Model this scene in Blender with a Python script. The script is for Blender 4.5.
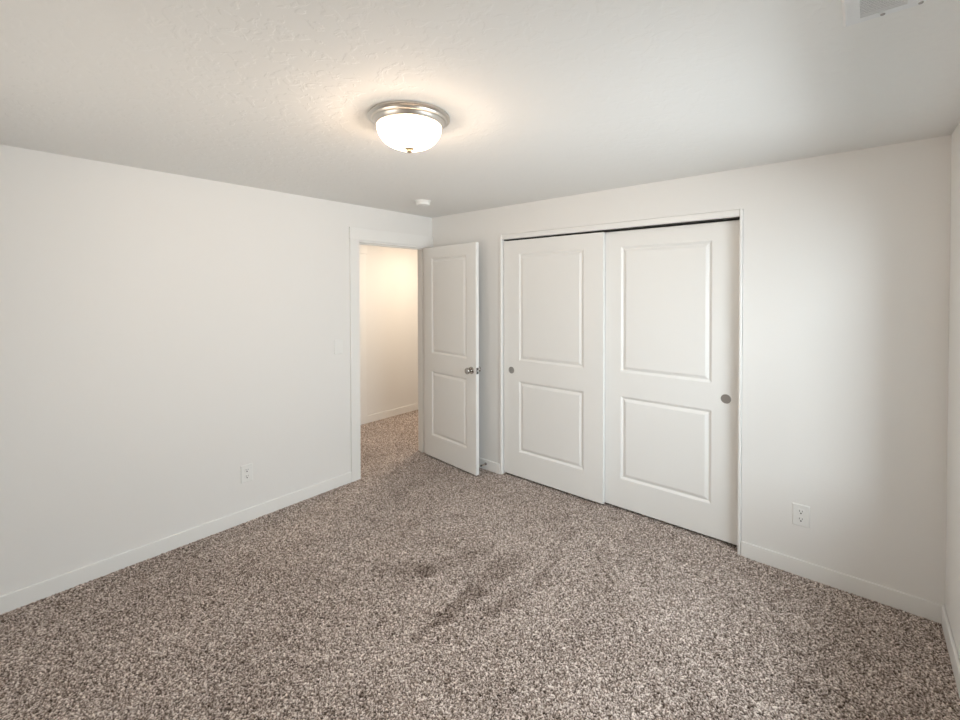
import bpy, bmesh, math, random
import numpy as np
from mathutils import Matrix, Vector

random.seed(7)
for o in list(bpy.data.objects):
    bpy.data.objects.remove(o, do_unlink=True)
S = bpy.context.scene
C = S.collection
PI = math.pi

# ---------------------------------------------------------------- room sizes (metres)
H = 2.44            # ceiling height
W = 3.727           # left wall (x=0) to right wall (x=W)
YF = -3.65          # wall behind the camera
TH = 0.115          # wall thickness
HX = -1.37          # far wall of the hallway
CY = 0.74           # back of the closet

# ---------------------------------------------------------------- camera
F_PX, PY_PX = 443.105, 298.376
yaw, pitch, roll = 0.708406, -0.0156006, -0.0023117
fwd = Vector((-math.sin(yaw)*math.cos(pitch), math.cos(yaw)*math.cos(pitch), math.sin(pitch)))
r0 = Vector((math.cos(yaw), math.sin(yaw), 0))
u0 = r0.cross(fwd)
rt = r0*math.cos(roll) + u0*math.sin(roll)
up = -r0*math.sin(roll) + u0*math.cos(roll)
cd = bpy.data.cameras.new('camera')
cam = bpy.data.objects.new('camera', cd)
C.objects.link(cam)
cd.sensor_width = 36.0
cd.lens = F_PX*36/960
cd.shift_y = -(360-PY_PX)/960
cd.clip_start = 0.02
m = Matrix.Identity(4)
for i in range(3):
    m[i][0], m[i][1], m[i][2] = rt[i], up[i], -fwd[i]
m.translation = Vector((3.38858, -3.18735, 1.67236))
cam.matrix_world = m
S.camera = cam

# ---------------------------------------------------------------- world, daylight, exposure
S.view_settings.view_transform = 'Standard'
S.view_settings.look = 'None'
S.view_settings.gamma = 1.0
S.view_settings.use_curve_mapping = False
S.view_settings.exposure = 0.0

world = bpy.data.worlds.new('daylight_sky')
S.world = world
world.use_nodes = True
bg = world.node_tree.nodes['Background']
bg.inputs[0].default_value = (0.75, 0.87, 1.0, 1)
bg.inputs[1].default_value = 0.3

WIN_Y0, WIN_Y1, WIN_Z0, WIN_Z1 = -2.05, -0.50, 0.70, 2.12


def area(name, loc, rot, sx, sy, power, col):
    l = bpy.data.lights.new(name, 'AREA')
    l.shape = 'RECTANGLE'
    l.size, l.size_y = sx, sy
    l.energy = power
    l.color = col
    o = bpy.data.objects.new(name, l)
    o.location = loc
    o.rotation_euler = rot
    C.objects.link(o)
    return o


# sky light outside, coming in through the window of the right wall, and light thrown up by the ground out there
area('window_daylight', (W+1.3, -1.2, 2.0), (0, math.radians(84), 0), 1.9, 4.6, 304.0, (0.85, 0.945, 1.0))
area('ground_bounce', (W+3.6, -1.3, 0.0), (0, math.radians(108), 0), 2.4, 5.0, 184.4, (0.963, 0.988, 1.000))
area('window_glow', (W+0.12, (WIN_Y0+WIN_Y1)/2, (WIN_Z0+WIN_Z1)/2), (0, math.radians(90), 0), WIN_Z1-WIN_Z0, WIN_Y1-WIN_Y0, 2.4, (0.806, 1.000, 0.968))
# added fill from behind the camera, sent in through a made-up second window
area('rear_fill', (1.5, YF-1.2, 0.9), (math.radians(96), 0, 0), 2.4, 1.6, 54.2, (1.000, 0.898, 0.769))


# ---------------------------------------------------------------- materials
def new_mat(name):
    mt = bpy.data.materials.new(name)
    mt.use_nodes = True
    nt = mt.node_tree
    b = nt.nodes['Principled BSDF']
    return mt, nt, b


def plain(name, col, rough=0.5, metal=0.0, spec=0.5):
    mt, nt, b = new_mat(name)
    b.inputs['Base Color'].default_value = (*col, 1)
    b.inputs['Roughness'].default_value = rough
    b.inputs['Metallic'].default_value = metal
    b.inputs['Specular IOR Level'].default_value = spec
    return mt


def bumpy(name, col, rough, scale, dist, strength, spec=0.3, lo=0.0, hi=1.0, detail=3.0, distort=0.0):
    mt, nt, b = new_mat(name)
    b.inputs['Base Color'].default_value = (*col, 1)
    b.inputs['Roughness'].default_value = rough
    b.inputs['Specular IOR Level'].default_value = spec
    tc = nt.nodes.new('ShaderNodeTexCoord')
    n = nt.nodes.new('ShaderNodeTexNoise')
    n.inputs['Scale'].default_value = scale
    n.inputs['Detail'].default_value = detail
    n.inputs['Distortion'].default_value = distort
    mr = nt.nodes.new('ShaderNodeMapRange')
    mr.interpolation_type = 'SMOOTHSTEP'
    mr.inputs['From Min'].default_value = lo
    mr.inputs['From Max'].default_value = hi
    bp = nt.nodes.new('ShaderNodeBump')
    bp.inputs['Distance'].default_value = dist
    bp.inputs['Strength'].default_value = strength
    nt.links.new(tc.outputs['Object'], n.inputs['Vector'])
    nt.links.new(n.outputs['Fac'], mr.inputs['Value'])
    nt.links.new(mr.outputs['Result'], bp.inputs['Height'])
    nt.links.new(bp.outputs['Normal'], b.inputs['Normal'])
    return mt


M = {}
M['wall'] = bumpy('wall_paint', (0.835, 0.825, 0.805), 0.75, 60, 0.002, 0.12, 0.25)
M['ceiling'] = bumpy('knockdown_ceiling_paint', (0.855, 0.85, 0.83), 0.85, 19, 0.003, 0.22, 0.2, 0.50, 0.60, 4.0, 0.5)
M['trim'] = plain('white_trim_paint', (0.855, 0.85, 0.83), 0.38, 0, 0.4)
M['door'] = bumpy('white_door_paint', (0.85, 0.845, 0.825), 0.42, 120, 0.001, 0.05, 0.4)
M['dark'] = plain('dark_gap', (0.03, 0.028, 0.025), 0.8)
M['plastic'] = plain('white_plastic', (0.84, 0.84, 0.82), 0.35)
M['slot'] = plain('outlet_slot', (0.03, 0.03, 0.03), 0.6)
M['nickel'] = plain('brushed_nickel', (0.66, 0.62, 0.57), 0.32, 1.0)
M['satin'] = plain('satin_nickel_knob', (0.46, 0.44, 0.42), 0.2, 1.0)
M['steel'] = plain('dull_steel', (0.55, 0.54, 0.52), 0.42, 1.0)
M['pull'] = plain('aged_nickel_pull', (0.38, 0.37, 0.36), 0.4, 1.0)
M['gunmetal'] = plain('dark_latch_metal', (0.14, 0.135, 0.13), 0.5, 1.0)
M['brass'] = plain('warm_nickel_finial', (0.72, 0.58, 0.42), 0.3, 1.0)
M['rubber'] = plain('rubber', (0.05, 0.05, 0.05), 0.7)
M['vent'] = plain('vent_enamel', (0.80, 0.81, 0.82), 0.4)
M['duct'] = plain('grey_duct', (0.11, 0.115, 0.12), 0.8)

# frosted lamp glass: gives off warm light
mt, nt, b = new_mat('frosted_lamp_glass')
b.inputs['Base Color'].default_value = (0.9, 0.88, 0.84, 1)
b.inputs['Roughness'].default_value = 0.3
b.inputs['Emission Color'].default_value = (1.0, 0.80, 0.60, 1)
b.inputs['Emission Strength'].default_value = 1.8
tr = nt.nodes.new('ShaderNodeBsdfTransparent')
mx = nt.nodes.new('ShaderNodeMixShader')
mx.inputs[0].default_value = 0.45
nt.links.new(b.outputs[0], mx.inputs[1])
nt.links.new(tr.outputs[0], mx.inputs[2])
nt.links.new(mx.outputs[0], nt.nodes['Material Output'].inputs['Surface'])
M['lampglass'] = mt

# window pane
mt, nt, b = new_mat('window_glass')
out = nt.nodes['Material Output']
tr = nt.nodes.new('ShaderNodeBsdfTransparent')
gl = nt.nodes.new('ShaderNodeBsdfGlossy')
gl.inputs['Roughness'].default_value = 0.02
mx = nt.nodes.new('ShaderNodeMixShader')
mx.inputs[0].default_value = 0.06
nt.links.new(tr.outputs[0], mx.inputs[1])
nt.links.new(gl.outputs[0], mx.inputs[2])
nt.links.new(mx.outputs[0], out.inputs['Surface'])
M['glass'] = mt

# carpet: every tuft has its own yarn tone (attribute), from dark brown to cream
mt, nt, b = new_mat('speckled_carpet')
at = nt.nodes.new('ShaderNodeAttribute')
at.attribute_name = 'yarn'
rp = nt.nodes.new('ShaderNodeValToRGB')
cr = rp.color_ramp
cr.elements[0].position = 0.0
cr.elements[0].color = (0.032, 0.020, 0.014, 1)
cr.elements[1].position = 1.0
cr.elements[1].color = (0.95, 0.86, 0.795, 1)
e = cr.elements.new(0.35)
e.color = (0.25, 0.197, 0.167, 1)
e = cr.elements.new(0.7)
e.color = (0.52, 0.438, 0.392, 1)
nt.links.new(at.outputs['Fac'], rp.inputs['Fac'])
nt.links.new(rp.outputs['Color'], b.inputs['Base Color'])
b.inputs['Roughness'].default_value = 0.95
b.inputs['Specular IOR Level'].default_value = 0.1
M['carpet'] = mt


# ---------------------------------------------------------------- mesh helpers
def box(bm, x0, x1, y0, y1, z0, z1):
    vs = [bm.verts.new(p) for p in ((x0, y0, z0), (x1, y0, z0), (x1, y1, z0), (x0, y1, z0),
                                    (x0, y0, z1), (x1, y0, z1), (x1, y1, z1), (x0, y1, z1))]
    for f in ((0, 3, 2, 1), (4, 5, 6, 7), (0, 1, 5, 4), (1, 2, 6, 5), (2, 3, 7, 6), (3, 0, 4, 7)):
        bm.faces.new([vs[i] for i in f])
    return vs


def lathe(bm, prof, n=48, axis='z', center=(0, 0, 0)):
    """prof: list of (radius, height)."""
    cx, cy, cz = center
    rings = []
    for r, h in prof:
        ring = []
        if r < 1e-6:
            p = (0, 0, h)
            pts = [p]
        else:
            pts = [(r*math.cos(2*PI*k/n), r*math.sin(2*PI*k/n), h) for k in range(n)]
        for (a, b_, c) in pts:
            if axis == 'z':
                q = (cx+a, cy+b_, cz+c)
            elif axis == 'y':
                q = (cx+a, cy+c, cz+b_)
            else:
                q = (cx+c, cy+a, cz+b_)
            ring.append(bm.verts.new(q))
        rings.append(ring)
    for A, B in zip(rings[:-1], rings[1:]):
        if len(A) == 1 and len(B) == 1:
            continue
        for k in range(n):
            k2 = (k+1) % n
            if len(A) == 1:
                bm.faces.new((A[0], B[k2], B[k]))
            elif len(B) == 1:
                bm.faces.new((A[k], A[k2], B[0]))
            else:
                bm.faces.new((A[k], A[k2], B[k2], B[k]))


def obj(name, bm, mat, parent=None, bevel=0.0, smooth=False, seg=2):
    bmesh.ops.recalc_face_normals(bm, faces=bm.faces[:])
    me = bpy.data.meshes.new(name)
    bm.to_mesh(me)
    bm.free()
    me.materials.append(mat)
    o = bpy.data.objects.new(name, me)
    C.objects.link(o)
    if parent:
        o.parent = parent
    if smooth:
        for p in me.polygons:
            p.use_smooth = True
        me.set_sharp_from_angle(angle=math.radians(38))
    if bevel:
        md = o.modifiers.new('bevel', 'BEVEL')
        md.width = bevel
        md.segments = seg
        md.limit_method = 'ANGLE'
    return o


def boxobj(name, dims, mat, parent=None, bevel=0.0):
    bm = bmesh.new()
    box(bm, *dims)
    return obj(name, bm, mat, parent, bevel)


def tag(o, label, cat, group=None, kind=None):
    o['label'] = label
    o['category'] = cat
    if group:
        o['group'] = group
    if kind:
        o['kind'] = kind
    return o


def thing(name, label, cat, loc=(0, 0, 0), rotz=0.0, group=None, kind=None):
    o = bpy.data.objects.new(name, None)
    o.empty_display_size = 0.1
    C.objects.link(o)
    o.location = loc
    o.rotation_euler = (0, 0, rotz)
    return tag(o, label, cat, group, kind)


def struct(name, bm, mat, label, cat, bevel=0.0):
    return tag(obj(name, bm, mat, None, bevel), label, cat, None, 'structure')


# ---------------------------------------------------------------- carpeted floor
def carpet():
    x0, x1, y0, y1, st = HX-0.02, W+0.02, YF-0.02, 1.7, 0.0042
    nx, ny = int((x1-x0)/st), int((y1-y0)/st)
    rng = np.random.default_rng(3)
    gx, gy = np.meshgrid(np.linspace(x0, x1, nx), np.linspace(y0, y1, ny))
    X = gx + rng.uniform(-.4, .4, gx.shape)*st
    Y = gy + rng.uniform(-.4, .4, gx.shape)*st
    r = rng.random(gx.shape)
    Z = -0.007 + 0.009*r + 0.002*rng.random(gx.shape)
    q0 = 0.55*rng.random(gx.shape) + 0.45*r
    yarn = np.clip((q0-.5)*2.1+.5, 0, 1)

    def smooth_noise(sx, sy, seed):
        g = np.random.default_rng(seed)
        a = g.random((int((y1-y0)/sy)+3, int((x1-x0)/sx)+3))
        fx = (gx-x0)/sx
        fy = (gy-y0)/sy
        ix, iy = fx.astype(int), fy.astype(int)
        tx, ty = fx-ix, fy-iy
        tx, ty = tx*tx*(3-2*tx), ty*ty*(3-2*ty)
        return ((a[iy, ix]*(1-tx)+a[iy, ix+1]*tx)*(1-ty) + (a[iy+1, ix]*(1-tx)+a[iy+1, ix+1]*tx)*ty)
    # worn and brushed pile, shade of the leaning tufts put into the yarn tone
    wear_shade = 0.07*(smooth_noise(.33, .42, 11)-.5) + 0.07*(smooth_noise(.11, .16, 12)-.5)
    edge = 0.012*(smooth_noise(.05, .05, 13)-.5)*4

    def streak(ax, ay, bx, by, wa, wb, amt):
        dx, dy = bx-ax, by-ay
        L2 = dx*dx+dy*dy
        t = np.clip(((gx-ax)*dx+(gy-ay)*dy)/L2, 0, 1)
        d = np.hypot(gx-ax-t*dx, gy-ay-t*dy) + edge
        w = wa+(wb-wa)*t
        return -0.75*amt*np.clip(2.2-2*d/w, 0, 1)*(0.75+0.5*smooth_noise(.05, .05, 14))
    wear_shade += streak(1.783, -1.779, 1.76, -1.36, .018, .07, .26)
    wear_shade += streak(1.76, -1.36, 1.75, -0.98, .075, .11, .13)
    wear_shade += streak(1.93, -1.47, 2.0, -1.0, .018, .05, .16)
    wear_shade += streak(1.99, -1.02, 1.85, -0.42, .045, .03, .09)
    wear_shade += streak(1.22, -1.55, 1.42, -1.42, .09, .07, .15)
    wear_shade += streak(1.42, -1.42, 1.56, -1.0, .06, .06, .13)
    wear_shade += streak(1.22, -1.20, 1.30, -0.98, .04, .03, .10)
    wear_shade += streak(1.63, -0.45, 1.72, -0.30, .07, .06, .08)
    yarn = np.clip(yarn + wear_shade, 0, 1)
    co = np.stack([X, Y, Z], -1).reshape(-1, 3).astype(np.float32)
    idx = np.arange(nx*ny).reshape(ny, nx)
    q = np.stack([idx[:-1, :-1], idx[:-1, 1:], idx[1:, 1:], idx[1:, :-1]], -1).reshape(-1, 4)
    # keep only where there is a floor: room, closet, hallway, doorway
    cxm, cym = gx[:-1, :-1].ravel(), gy[:-1, :-1].ravel()
    keep = (cym < CY+.02) | (cxm < 0.0)
    keep &= ~((cxm > .05) & (cym > .05) & ((cxm < .85) | (cxm > 2.9)))
    keep &= ~((cxm < -.02) & (cym < -1.6))
    q = q[keep].astype(np.int32)
    used = np.zeros(len(co), bool)
    used[q.ravel()] = True
    remap = np.cumsum(used)-1
    co, q, yv = co[used], remap[q].astype(np.int32), yarn.ravel()[used].astype(np.float32)
    me = bpy.data.meshes.new('floor')
    me.vertices.add(len(co))
    me.vertices.foreach_set('co', co.ravel())
    me.loops.add(q.size)
    me.loops.foreach_set('vertex_index', q.ravel())
    me.polygons.add(len(q))
    me.polygons.foreach_set('loop_start', np.arange(0, q.size, 4, dtype=np.int32))
    me.polygons.foreach_set('loop_total', np.full(len(q), 4, np.int32))
    me.update(calc_edges=True)
    a = me.attributes.new('yarn', 'FLOAT', 'POINT')
    a.data.foreach_set('value', yv)
    me.materials.append(M['carpet'])
    o = bpy.data.objects.new('floor', me)
    C.objects.link(o)
    return tag(o, 'speckled taupe and brown carpet floor with brushed streaks', 'floor', None, 'structure')


carpet()

# ---------------------------------------------------------------- ceiling and walls
bm = bmesh.new()
box(bm, HX-TH, W+TH, YF-TH, 2.72, H, H+0.1)
struct('ceiling', bm, M['ceiling'], 'off-white knockdown textured ceiling over the whole room', 'ceiling')

DY0, DY1, DZ = -0.889, -0.090, 2.115       # clear doorway in the left wall
JT = 0.02                                  # jamb board thickness
bm = bmesh.new()
box(bm, -TH, 0, YF-TH, DY0-JT, -0.02, H)
box(bm, -TH, 0, DY1+JT, 2.62, -0.02, H)
box(bm, -TH, 0, DY0-JT, DY1+JT, DZ+JT, H)
struct('wall_left', bm, M['wall'], 'white wall on the left, with the bedroom doorway near the corner', 'wall')

CX0, CX1, CZ = 0.920, 2.812, 2.142          # clear closet opening
bm = bmesh.new()
box(bm, 0, CX0-JT, 0, TH, -0.02, H)
box(bm, CX1+JT, W, 0, TH, -0.02, H)
box(bm, CX0-JT, CX1+JT, 0, TH, CZ+0.044, H)
struct('wall_back', bm, M['wall'], 'off-white far wall around the sliding closet doors', 'wall')

bm = bmesh.new()
box(bm, W, W+TH, YF-TH, WIN_Y0, -0.02, H)
box(bm, W, W+TH, WIN_Y1, CY+TH, -0.02, H)
box(bm, W, W+TH, WIN_Y0, WIN_Y1, -0.02, WIN_Z0)
box(bm, W, W+TH, WIN_Y0, WIN_Y1, WIN_Z1, H)
struct('wall_right', bm, M['wall'], 'off-white wall at the right edge, only a narrow strip seen', 'wall')

RX0, RX1, RZ0, RZ1 = 0.8, 2.2, 0.85, 2.05  # unseen opening, made up to pass the rear fill
bm = bmesh.new()
box(bm, 0, RX0, YF-TH, YF, -0.02, H)
box(bm, RX1, W, YF-TH, YF, -0.02, H)
box(bm, RX0, RX1, YF-TH, YF, -0.02, RZ0)
box(bm, RX0, RX1, YF-TH, YF, RZ1, H)
struct('wall_front', bm, M['wall'], 'white wall behind the camera', 'wall')

bm = bmesh.new()
box(bm, HX-TH, HX, -1.7, 2.62, -0.02, H)
struct('wall_hall', bm, M['wall'], 'warm lit hallway wall seen through the open doorway', 'wall')
bm = bmesh.new()
box(bm, HX, -TH, 2.5, 2.62, -0.02, H)
struct('wall_hall_end', bm, M['wall'], 'end wall of the hallway beyond the doorway', 'wall')
bm = bmesh.new()
box(bm, HX, -TH, -1.62, -1.5, -0.02, H)
struct('wall_hall_near', bm, M['wall'], 'near end wall of the hallway beyond the doorway', 'wall')
bm = bmesh.new()
box(bm, 0.0, W, CY, CY+0.05, -0.02, H)
box(bm, 0.80, 0.85, TH, CY, -0.02, H)
box(bm, 2.88, 2.93, TH, CY, -0.02, H)
struct('wall_closet', bm, M['wall'], 'inner walls of the closet behind the sliding doors', 'wall')


# window openings out of the picture that let the daylight in, the rear one added for its fill
def window(name, label, along, a0, a1, z0, z1, wall0, wall1):
    """along 'y': wall parallel to y, spanning wall0..wall1 in x (and the other way round)."""
    o = thing(name, label, 'window', kind='structure')

    def bx(bm, p0, p1, q0, q1, c0, c1):
        if along == 'y':
            box(bm, c0, c1, p0, p1, q0, q1)
        else:
            box(bm, p0, p1, c0, c1, q0, q1)
    mid = (wall0+wall1)/2
    bm = bmesh.new()
    f = 0.045
    bx(bm, a0, a0+f, z0, z1, mid-.03, mid+.03)
    bx(bm, a1-f, a1, z0, z1, mid-.03, mid+.03)
    bx(bm, a0+f, a1-f, z0, z0+f, mid-.03, mid+.03)
    bx(bm, a0+f, a1-f, z1-f, z1, mid-.03, mid+.03)
    cm = (a0+a1)/2
    bx(bm, cm-.02, cm+.02, z0+f, z1-f, mid-.03, mid+.03)
    obj('window_frame', bm, M['trim'], o)
    bm = bmesh.new()
    bx(bm, a0+f, cm-.02, z0+f, z1-f, mid-.003, mid+.003)
    bx(bm, cm+.02, a1-f, z0+f, z1-f, mid-.003, mid+.003)
    obj('window_pane', bm, M['glass'], o)


window('window_1', 'white framed window in the right wall beside the camera', 'y', WIN_Y0, WIN_Y1, WIN_Z0, WIN_Z1, W, W+TH)
window('window_2_added', 'made-up white framed window in the wall behind the camera, added for the rear fill light', 'x', RX0, RX1, RZ0, RZ1, YF-TH, YF)

# ---------------------------------------------------------------- baseboards
BH, BT = 0.092, 0.013


def baseboard(name, label, dims):
    bm = bmesh.new()
    box(bm, *dims)
    struct(name, bm, M['trim'], label, 'baseboard', 0.005)


baseboard('baseboard_left', 'white baseboard along the left wall', (0, BT, YF, -0.985, -.015, BH))
baseboard('baseboard_back', 'short white baseboard between the open door and the closet', (0, 0.897, -BT, 0, -.015, BH))
baseboard('baseboard_back_right', 'white baseboard on the far wall right of the closet', (2.833, W, -BT, 0, -.015, BH))
baseboard('baseboard_right', 'white baseboard along the right wall at the picture edge', (W-BT, W, YF, -BT, -.015, BH))
baseboard('baseboard_hall', 'white baseboard along the hallway wall', (HX, HX+BT, 0.131, 2.5, -.015, BH))
baseboard('baseboard_hall_near', 'white baseboard on the hallway side of the door wall', (-TH-BT, -TH, 0.02, 2.5, -.015, BH))


# ---------------------------------------------------------------- panel doors
PROFILE = [(0.0, 0.0), (0.004, 0.001), (0.015, 0.0095), (0.019, 0.0115), (0.023, 0.0110), (0.038, 0.0035), (0.043, 0.0016), (0.047, 0.0014)]


def door_slab(bm, w, z0, z1, t, panels, both=True):
    """slab with u along x (0..w), front face at y=0 looking to -y, thickness t; panels = (u0,u1,z0,z1) moulded into the face."""
    us = sorted({0.0, w} | {p[0] for p in panels} | {p[1] for p in panels})
    zs = sorted({z0, z1} | {p[2] for p in panels} | {p[3] for p in panels})
    cache = {}

    def v(x, y, z):
        k = (round(x, 5), round(y, 5), round(z, 5))
        if k not in cache:
            cache[k] = bm.verts.new((x, y, z))
        return cache[k]
    for side in (0, 1):
        ys, sg = (0.0, 1) if side == 0 else (t, -1)
        for i in range(len(us)-1):
            for j in range(len(zs)-1):
                a, b_, c, d = us[i], us[i+1], zs[j], zs[j+1]
                hit = any(abs(p[0]-a) < 1e-6 and abs(p[1]-b_) < 1e-6 and abs(p[2]-c) < 1e-6 and abs(p[3]-d) < 1e-6 for p in panels)
                if not hit:
                    bm.faces.new((v(a, ys, c), v(b_, ys, c), v(b_, ys, d), v(a, ys, d)))
                else:
                    prev = None
                    for ins, dep in PROFILE:
                        y = ys+sg*dep
                        ring = [v(a+ins, y, c+ins), v(b_-ins, y, c+ins), v(b_-ins, y, d-ins), v(a+ins, y, d-ins)]
                        if prev:
                            for k in range(4):
                                bm.faces.new((prev[k], prev[(k+1) % 4], ring[(k+1) % 4], ring[k]))
                        prev = ring
                    bm.faces.new(prev)
    for i in range(len(us)-1):
        for z in (z0, z1):
            bm.faces.new((v(us[i], 0, z), v(us[i+1], 0, z), v(us[i+1], t, z), v(us[i], t, z)))
    for j in range(len(zs)-1):
        for u in (0.0, w):
            bm.faces.new((v(u, 0, zs[j]), v(u, 0, zs[j+1]), v(u, t, zs[j+1]), v(u, t, zs[j])))


def sphere_knob(parent, u, y, z, sgn):
    bm = bmesh.new()
    lathe(bm, [(0, 0), (.033, 0), (.033, .004*sgn), (.029, .009*sgn), (.014, .011*sgn), (.0125, .014*sgn), (0, .014*sgn)], 40, 'y', (u, y, z))
    obj('rosette', bm, M['satin'], parent, 0, True)
    bm = bmesh.new()
    lathe(bm, [(0, .012*sgn), (.0115, .012*sgn), (.0115, .028*sgn), (.015, .033*sgn), (.024, .040*sgn), (.0285, .048*sgn),
               (.0285, .055*sgn), (.024, .062*sgn), (.012, .0655*sgn), (0, .066*sgn)], 40, 'y', (u, y, z))
    obj('knob', bm, M['satin'], parent, 0, True)


# open bedroom door
ang = math.radians(-5.75)
d1 = thing('door_1', 'open white two-panel bedroom door with a round nickel knob', 'door', (0.03, -0.13, 0), ang, kind='structure')
DW = 0.759
bm = bmesh.new()
door_slab(bm, DW, 0.016, 2.112, 0.036, [(0.109, 0.634, 0.230, 0.880), (0.109, 0.634, 1.054, 2.010)])
obj('door_slab', bm, M['door'], d1, 0.0015)
sphere_knob(d1, 0.699, 0.0, 0.958, -1)
sphere_knob(d1, 0.699, 0.036, 0.958, 1)
bm = bmesh.new()
box(bm, DW-.001, DW+.0012, .0055, .0305, .930, .986)
obj('latch_plate', bm, M['gunmetal'], d1, 0.0006)
bm = bmesh.new()
box(bm, DW, DW+.009, .011, .025, .951, .966)
obj('latch_bolt', bm, M['steel'], d1, 0.002)
for hz in (0.22, 1.07, 1.90):
    bm = bmesh.new()
    lathe(bm, [(0, 0), (.0065, 0), (.0065, .088), (0, .088)], 16, 'z', (-.010, .034, hz))
    box(bm, -.010, .0, .033, .036, hz, hz+.088)
    obj('hinge', bm, M['steel'], d1, 0, True)

# casing and jamb of the bedroom doorway
t1 = thing('trim_1', 'white craftsman casing and jamb around the open bedroom doorway', 'door frame', kind='structure')
bm = bmesh.new()
box(bm, 0, 0.015, -0.985, DY0-0.005, -.012, 2.131)
obj('casing_leg', bm, M['trim'], t1, 0.0015)
bm = bmesh.new()
box(bm, 0, 0.015, DY1+0.005, -0.001, -.012, 2.131)
obj('casing_leg', bm, M['trim'], t1, 0.0015)
bm = bmesh.new()
box(bm, 0, 0.019, -0.990, -0.001, 2.131, 2.238)
obj('casing_head', bm, M['trim'], t1, 0.0015)
bm = bmesh.new()
box(bm, -TH, 0.0, DY0-JT, DY0, -.012, DZ+JT)
box(bm, -TH, 0.0, DY1, DY1+JT, -.012, DZ+JT)
box(bm, -TH, 0.0, DY0, DY1, DZ, DZ+JT)
# stops
box(bm, -.075, -.040, DY0, DY0+.011, -.012, DZ)
box(bm, -.075, -.040, DY1-.011, DY1, -.012, DZ)
box(bm, -.075, -.040, DY0+.011, DY1-.011, DZ-.011, DZ)
obj('jamb', bm, M['trim'], t1, 0.001)
bm = bmesh.new()
box(bm, -.034, -.002, DY0, DY0+.0015, .932, .992)
box(bm, -.002, .0012, DY0-.004, DY0+.0015, .944, .980)
obj('strike_plate', bm, M['steel'], t1)
bm = bmesh.new()
for y0, y1 in ((DY0-.105, DY0-.005), (DY1+.005, DY1+.105)):
    box(bm, -TH-.015, -TH, y0, y1, -.012, 2.131)
box(bm, -TH-.019, -TH, DY0-.115, DY1+.115, 2.131, 2.238)
obj('hall_casing', bm, M['trim'], t1, 0.0015)

# doorway across the hall
t2 = thing('trim_2', 'white door casing on the hallway wall, seen through the doorway', 'door frame', kind='structure')
for y0, y1 in ((.030, .130), (-.860, -.760)):
    bm = bmesh.new()
    box(bm, HX, HX+.018, y0, y1, -.012, 2.148)
    obj('casing_leg', bm, M['trim'], t2, 0.0015)
bm = bmesh.new()
box(bm, HX, HX+.024, -.875, .148, 2.148, 2.255)
obj('casing_head', bm, M['trim'], t2, 0.0015)
d4 = thing('door_4', 'closed white door on the hallway wall, behind its casing', 'door', (HX+.008, -.760, 0), math.radians(90), kind='structure')
bm = bmesh.new()
door_slab(bm, .79, 0.015, 2.148, 0.036, [(.13, .66, .24, .87), (.13, .66, 1.064, 2.0)])
obj('door_slab', bm, M['door'], d4)

# ---------------------------------------------------------------- closet frame and sliding doors
t3 = thing('trim_3', 'thin white jamb frame around the sliding closet doors', 'door frame', kind='structure')
bm = bmesh.new()
box(bm, CX0-.023, CX0, -.009, TH, -.012, CZ+.044)
obj('jamb', bm, M['trim'], t3, 0.004)
bm = bmesh.new()
box(bm, CX1, CX1+.018, -.007, TH, -.012, CZ+.044)
obj('jamb', bm, M['trim'], t3, 0.004)
bm = bmesh.new()
box(bm, CX0, CX1, -.003, TH, CZ, CZ+.043)
obj('header', bm, M['trim'], t3, 0.004)
bm = bmesh.new()
box(bm, CX0, CX1, .030, .100, CZ-.006, CZ)
obj('track', bm, M['dark'], t3)


def finger_pull(parent, u, z):
    bm = bmesh.new()
    lathe(bm, [(.0305, .0005), (.0305, -.0018), (.028, -.0030), (.0255, -.0024), (.0245, -.0004), (0, -.0004)], 40, 'y', (u, 0, z))
    o = obj('finger_pull', bm, M['pull'], parent, 0, True)
    return o


def closet_door(name, label, x0, x1, y, pu):
    d = thing(name, label, 'sliding door', (x0, y, 0), 0, kind='structure')
    w = x1-x0
    bm = bmesh.new()
    door_slab(bm, w, 0.020, 2.127, 0.034, [(.166, w-.164, .238, .876), (.166, w-.164, 1.055, 2.011)])
    obj('door_slab', bm, M['door'], d, 0.0015)
    finger_pull(d, pu-x0, .964)
    return d


closet_door('door_2', 'left white sliding closet door, overlapping in front of the other', 0.926, 1.890, 0.020, 1.012)
closet_door('door_3', 'right white sliding closet door, set behind the left one', 1.844, 2.808, 0.062, 2.728)


# ---------------------------------------------------------------- ceiling light
L = thing('ceiling_light', 'lit round flush-mount ceiling light with white glass dome and nickel ring', 'ceiling light', (1.877, -1.898, H))
bm = bmesh.new()
lathe(bm, [(0, 0), (.172, 0), (.1765, -.001), (.1785, -.006), (.1785, -.010), (.175, -.013), (.168, -.014), (.165, -.016), (.1635, -.021), (.161, -.024),
           (.156, -.025), (.1535, -.027), (.152, -.032), (.149, -.035), (.1465, -.040), (.1425, -.043), (.138, -.043), (.136, -.036), (0, -.030)], 96)
obj('mounting_ring', bm, M['nickel'], L, 0, True)
bm = bmesh.new()
pr = [(.137, -.038)]
for k in range(0, 15):
    a = k/14*PI/2
    pr.append((.1415*math.cos(a)**0.8 if k < 14 else 0.0, -.043-.096*math.sin(a)))
lathe(bm, pr, 64)
gs = obj('glass_shade', bm, M['lampglass'], L, 0, True)
bm = bmesh.new()
lathe(bm, [(0, -.135), (.021, -.136), (.022, -.139), (.018, -.142), (.011, -.144), (.012, -.149), (.009, -.154), (.004, -.157), (0, -.158)], 32)
obj('finial', bm, M['brass'], L, 0, True)

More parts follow.
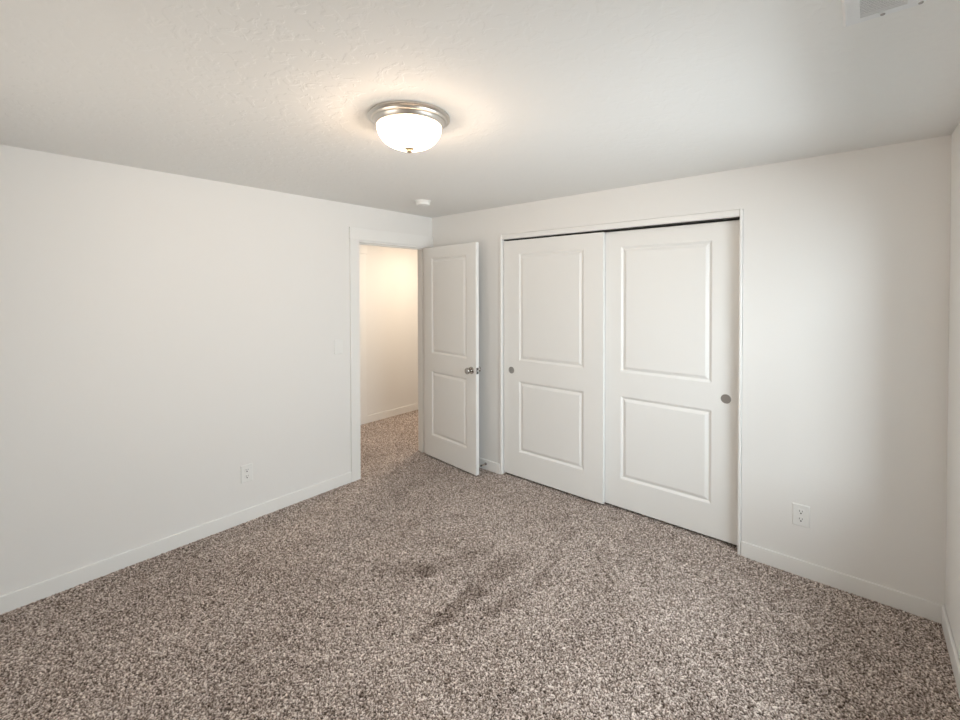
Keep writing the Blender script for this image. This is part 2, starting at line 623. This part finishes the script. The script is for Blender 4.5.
pl = bpy.data.lights.new('lamp_bulb', 'POINT')
pl.energy = 44
pl.shadow_soft_size = 0.05
pl.color = (1.0, 0.75, 0.54)
po = bpy.data.objects.new('lamp_bulb', pl)
C.objects.link(po)
po.location = (1.877, -1.898, H-0.062)

# the hallway's own warm lamp (out of the picture)
area('hall_lamp', (-0.45, 0.70, H-0.03), (0, 0, 0), 0.35, 0.35, 21.0, (1.0, 0.82, 0.64))

# ---------------------------------------------------------------- smoke detector
sd = thing('smoke_detector', 'small white round smoke detector on the ceiling near the corner', 'smoke detector', (0.565, -0.635, H))
bm = bmesh.new()
lathe(bm, [(0, 0), (.070, 0), (.070, -.008), (.066, -.010), (0, -.010)], 48)
obj('mounting_plate', bm, M['plastic'], sd, 0, True)
bm = bmesh.new()
lathe(bm, [(0, -.010), (.059, -.010), (.061, -.013), (.061, -.028), (.057, -.034), (.048, -.037), (0, -.038)], 48)
obj('body', bm, M['plastic'], sd, 0, True)
bm = bmesh.new()
lathe(bm, [(0, -.0375), (.012, -.0375), (.012, -.0395), (0, -.040)], 24)
obj('test_button', bm, M['plastic'], sd, 0, True)

# ---------------------------------------------------------------- ceiling air register
VX0, VX1, VY1, VY0 = 3.346, 3.515, -1.518, -1.838
v = thing('ceiling_vent', 'white rectangular ceiling air vent cut off by the top of the picture', 'vent', ((VX0+VX1)/2, (VY0+VY1)/2, H))
hx, hy, gxh, gyh = (VX1-VX0)/2, (VY1-VY0)/2, .0475, .126
bm = bmesh.new()
zf = -.009
loops = []
for (a, b_, z) in ((hx, hy, 0), (hx, hy, -.002), (hx-.006, hy-.006, zf), (gxh, gyh, zf), (gxh, gyh, 0)):
    loops.append([bm.verts.new(p) for p in ((-a, -b_, z), (a, -b_, z), (a, b_, z), (-a, b_, z))])
for A, B in zip(loops[:-1], loops[1:]):
    for k in range(4):
        bm.faces.new((A[k], A[(k+1) % 4], B[(k+1) % 4], B[k]))
obj('frame', bm, M['vent'], v)
boxobj('duct', (-gxh, gxh, -gyh, gyh, -.0015, -.0005), M['duct'], v)
bm = bmesh.new()
n = 28
for k in range(n):
    y = -gyh + (k+.5)*2*gyh/n
    a = [bm.verts.new(p) for p in ((-gxh, y-.0023, -.0066), (gxh, y-.0023, -.0066), (gxh, y+.0023, -.0074), (-gxh, y+.0023, -.0074),
                                   (-gxh, y-.0023, -.0076), (gxh, y-.0023, -.0076), (gxh, y+.0023, -.0084), (-gxh, y+.0023, -.0084))]
    for f in ((0, 1, 2, 3), (4, 7, 6, 5), (0, 4, 5, 1), (1, 5, 6, 2), (2, 6, 7, 3), (3, 7, 4, 0)):
        bm.faces.new([a[i] for i in f])
obj('louvers', bm, M['vent'], v)
for sx, sy in ((0, 1), (hx-.010, 1), (0, -1), (-hx+.010, -1)):
    bm = bmesh.new()
    lathe(bm, [(.0055, zf), (.005, zf-.002), (0, zf-.003)], 16, 'z', (sx, sy*(hy-.016), 0))
    obj('screw', bm, M['pull'], v, 0, True)


# ---------------------------------------------------------------- switch and outlets
def plate(parent, w, h):
    bm = bmesh.new()
    vs = []
    for (a, b_, y) in ((w/2, h/2, 0), (w/2, h/2, -.002), (w/2-.004, h/2-.004, -.006)):
        vs.append([bm.verts.new(p) for p in ((-a, y, -b_), (a, y, -b_), (a, y, b_), (-a, y, b_))])
    for A, B in zip(vs[:-1], vs[1:]):
        for k in range(4):
            bm.faces.new((A[k], A[(k+1) % 4], B[(k+1) % 4], B[k]))
    bm.faces.new(vs[-1])
    bm.faces.new(vs[0][::-1])
    return obj('cover_plate', bm, M['plastic'], parent)


def plate_screw(parent, z):
    bm = bmesh.new()
    lathe(bm, [(.0035, -.0058), (.003, -.0072), (0, -.0075)], 14, 'y', (0, 0, z))
    obj('screw', bm, M['plastic'], parent, 0, True)


def outlet(label, loc, rotz):
    o = thing('wall_outlet', label, 'outlet', loc, rotz, 'white duplex outlets low on the walls')
    plate(o, .083, .128)
    plate_screw(o, 0)
    for z in (.0225, -.0225):
        bm = bmesh.new()
        pts = []
        for k in range(32):
            a = 2*PI*k/32
            pts.append((max(-.0175, min(.0175, .0205*math.cos(a))), max(-.0165, min(.0165, .0195*math.sin(a)))))
        lo = [bm.verts.new((x, -.0055, z+zz)) for x, zz in pts]
        hi = [bm.verts.new((x, -.0085, z+zz)) for x, zz in pts]
        for k in range(32):
            bm.faces.new((lo[k], lo[(k+1) % 32], hi[(k+1) % 32], hi[k]))
        bm.faces.new(hi)
        r = obj('receptacle', bm, M['plastic'], o)
        bm = bmesh.new()
        box(bm, -.0080, -.0055, -.0090, -.0084, z-.000, z+.010)
        box(bm, .0055, .0080, -.0090, -.0084, z+.001, z+.009)
        lathe(bm, [(.0042, -.0084), (.0042, -.0090), (0, -.0090)], 14, 'y', (0, 0, z-.008))
        obj('slots', bm, M['slot'], r)
    return o


outlet('white duplex outlet low on the far wall, right of the closet', (3.138, 0, .353), 0)
outlet('white duplex outlet low on the left wall, before the doorway', (0, -1.856, .350), PI/2)

sw = thing('light_switch', 'white rocker light switch on the left wall beside the doorway', 'light switch', (0, -1.100, 1.203), PI/2)
plate(sw, .080, .127)
bm = bmesh.new()
a = [(-.0165, -.006, -.033), (.0165, -.006, -.033), (.0165, -.006, .033), (-.0165, -.006, .033),
     (-.0165, -.011, -.033), (.0165, -.011, -.033), (.0165, -.0065, .033), (-.0165, -.0065, .033)]
a = [bm.verts.new(p) for p in a]
for f in ((4, 5, 6, 7), (0, 1, 5, 4), (1, 2, 6, 5), (2, 3, 7, 6), (3, 0, 4, 7)):
    bm.faces.new([a[i] for i in f])
obj('rocker', bm, M['plastic'], sw)
plate_screw(sw, .048)
plate_screw(sw, -.048)

# ---------------------------------------------------------------- door stop
ds = thing('door_stop', 'small metal door stop on the baseboard behind the open door', 'door stop', (0.735, -BT, 0.055))
bm = bmesh.new()
lathe(bm, [(0, 0), (.013, 0), (.013, -.003), (.006, -.006), (0, -.006)], 20, 'y')
obj('base', bm, M['satin'], ds, 0, True)
bm = bmesh.new()
pr = [(0, -.006)]
for k in range(16):
    pr += [(.0068, -.007-.0034*k), (.0045, -.0087-.0034*k)]
pr += [(0, -.063)]
lathe(bm, pr, 20, 'y')
obj('spring', bm, M['satin'], ds, 0, True)
bm = bmesh.new()
lathe(bm, [(0, -.061), (.008, -.061), (.0085, -.070), (.006, -.074), (0, -.075)], 20, 'y')
obj('tip', bm, M['rubber'], ds, 0, True)
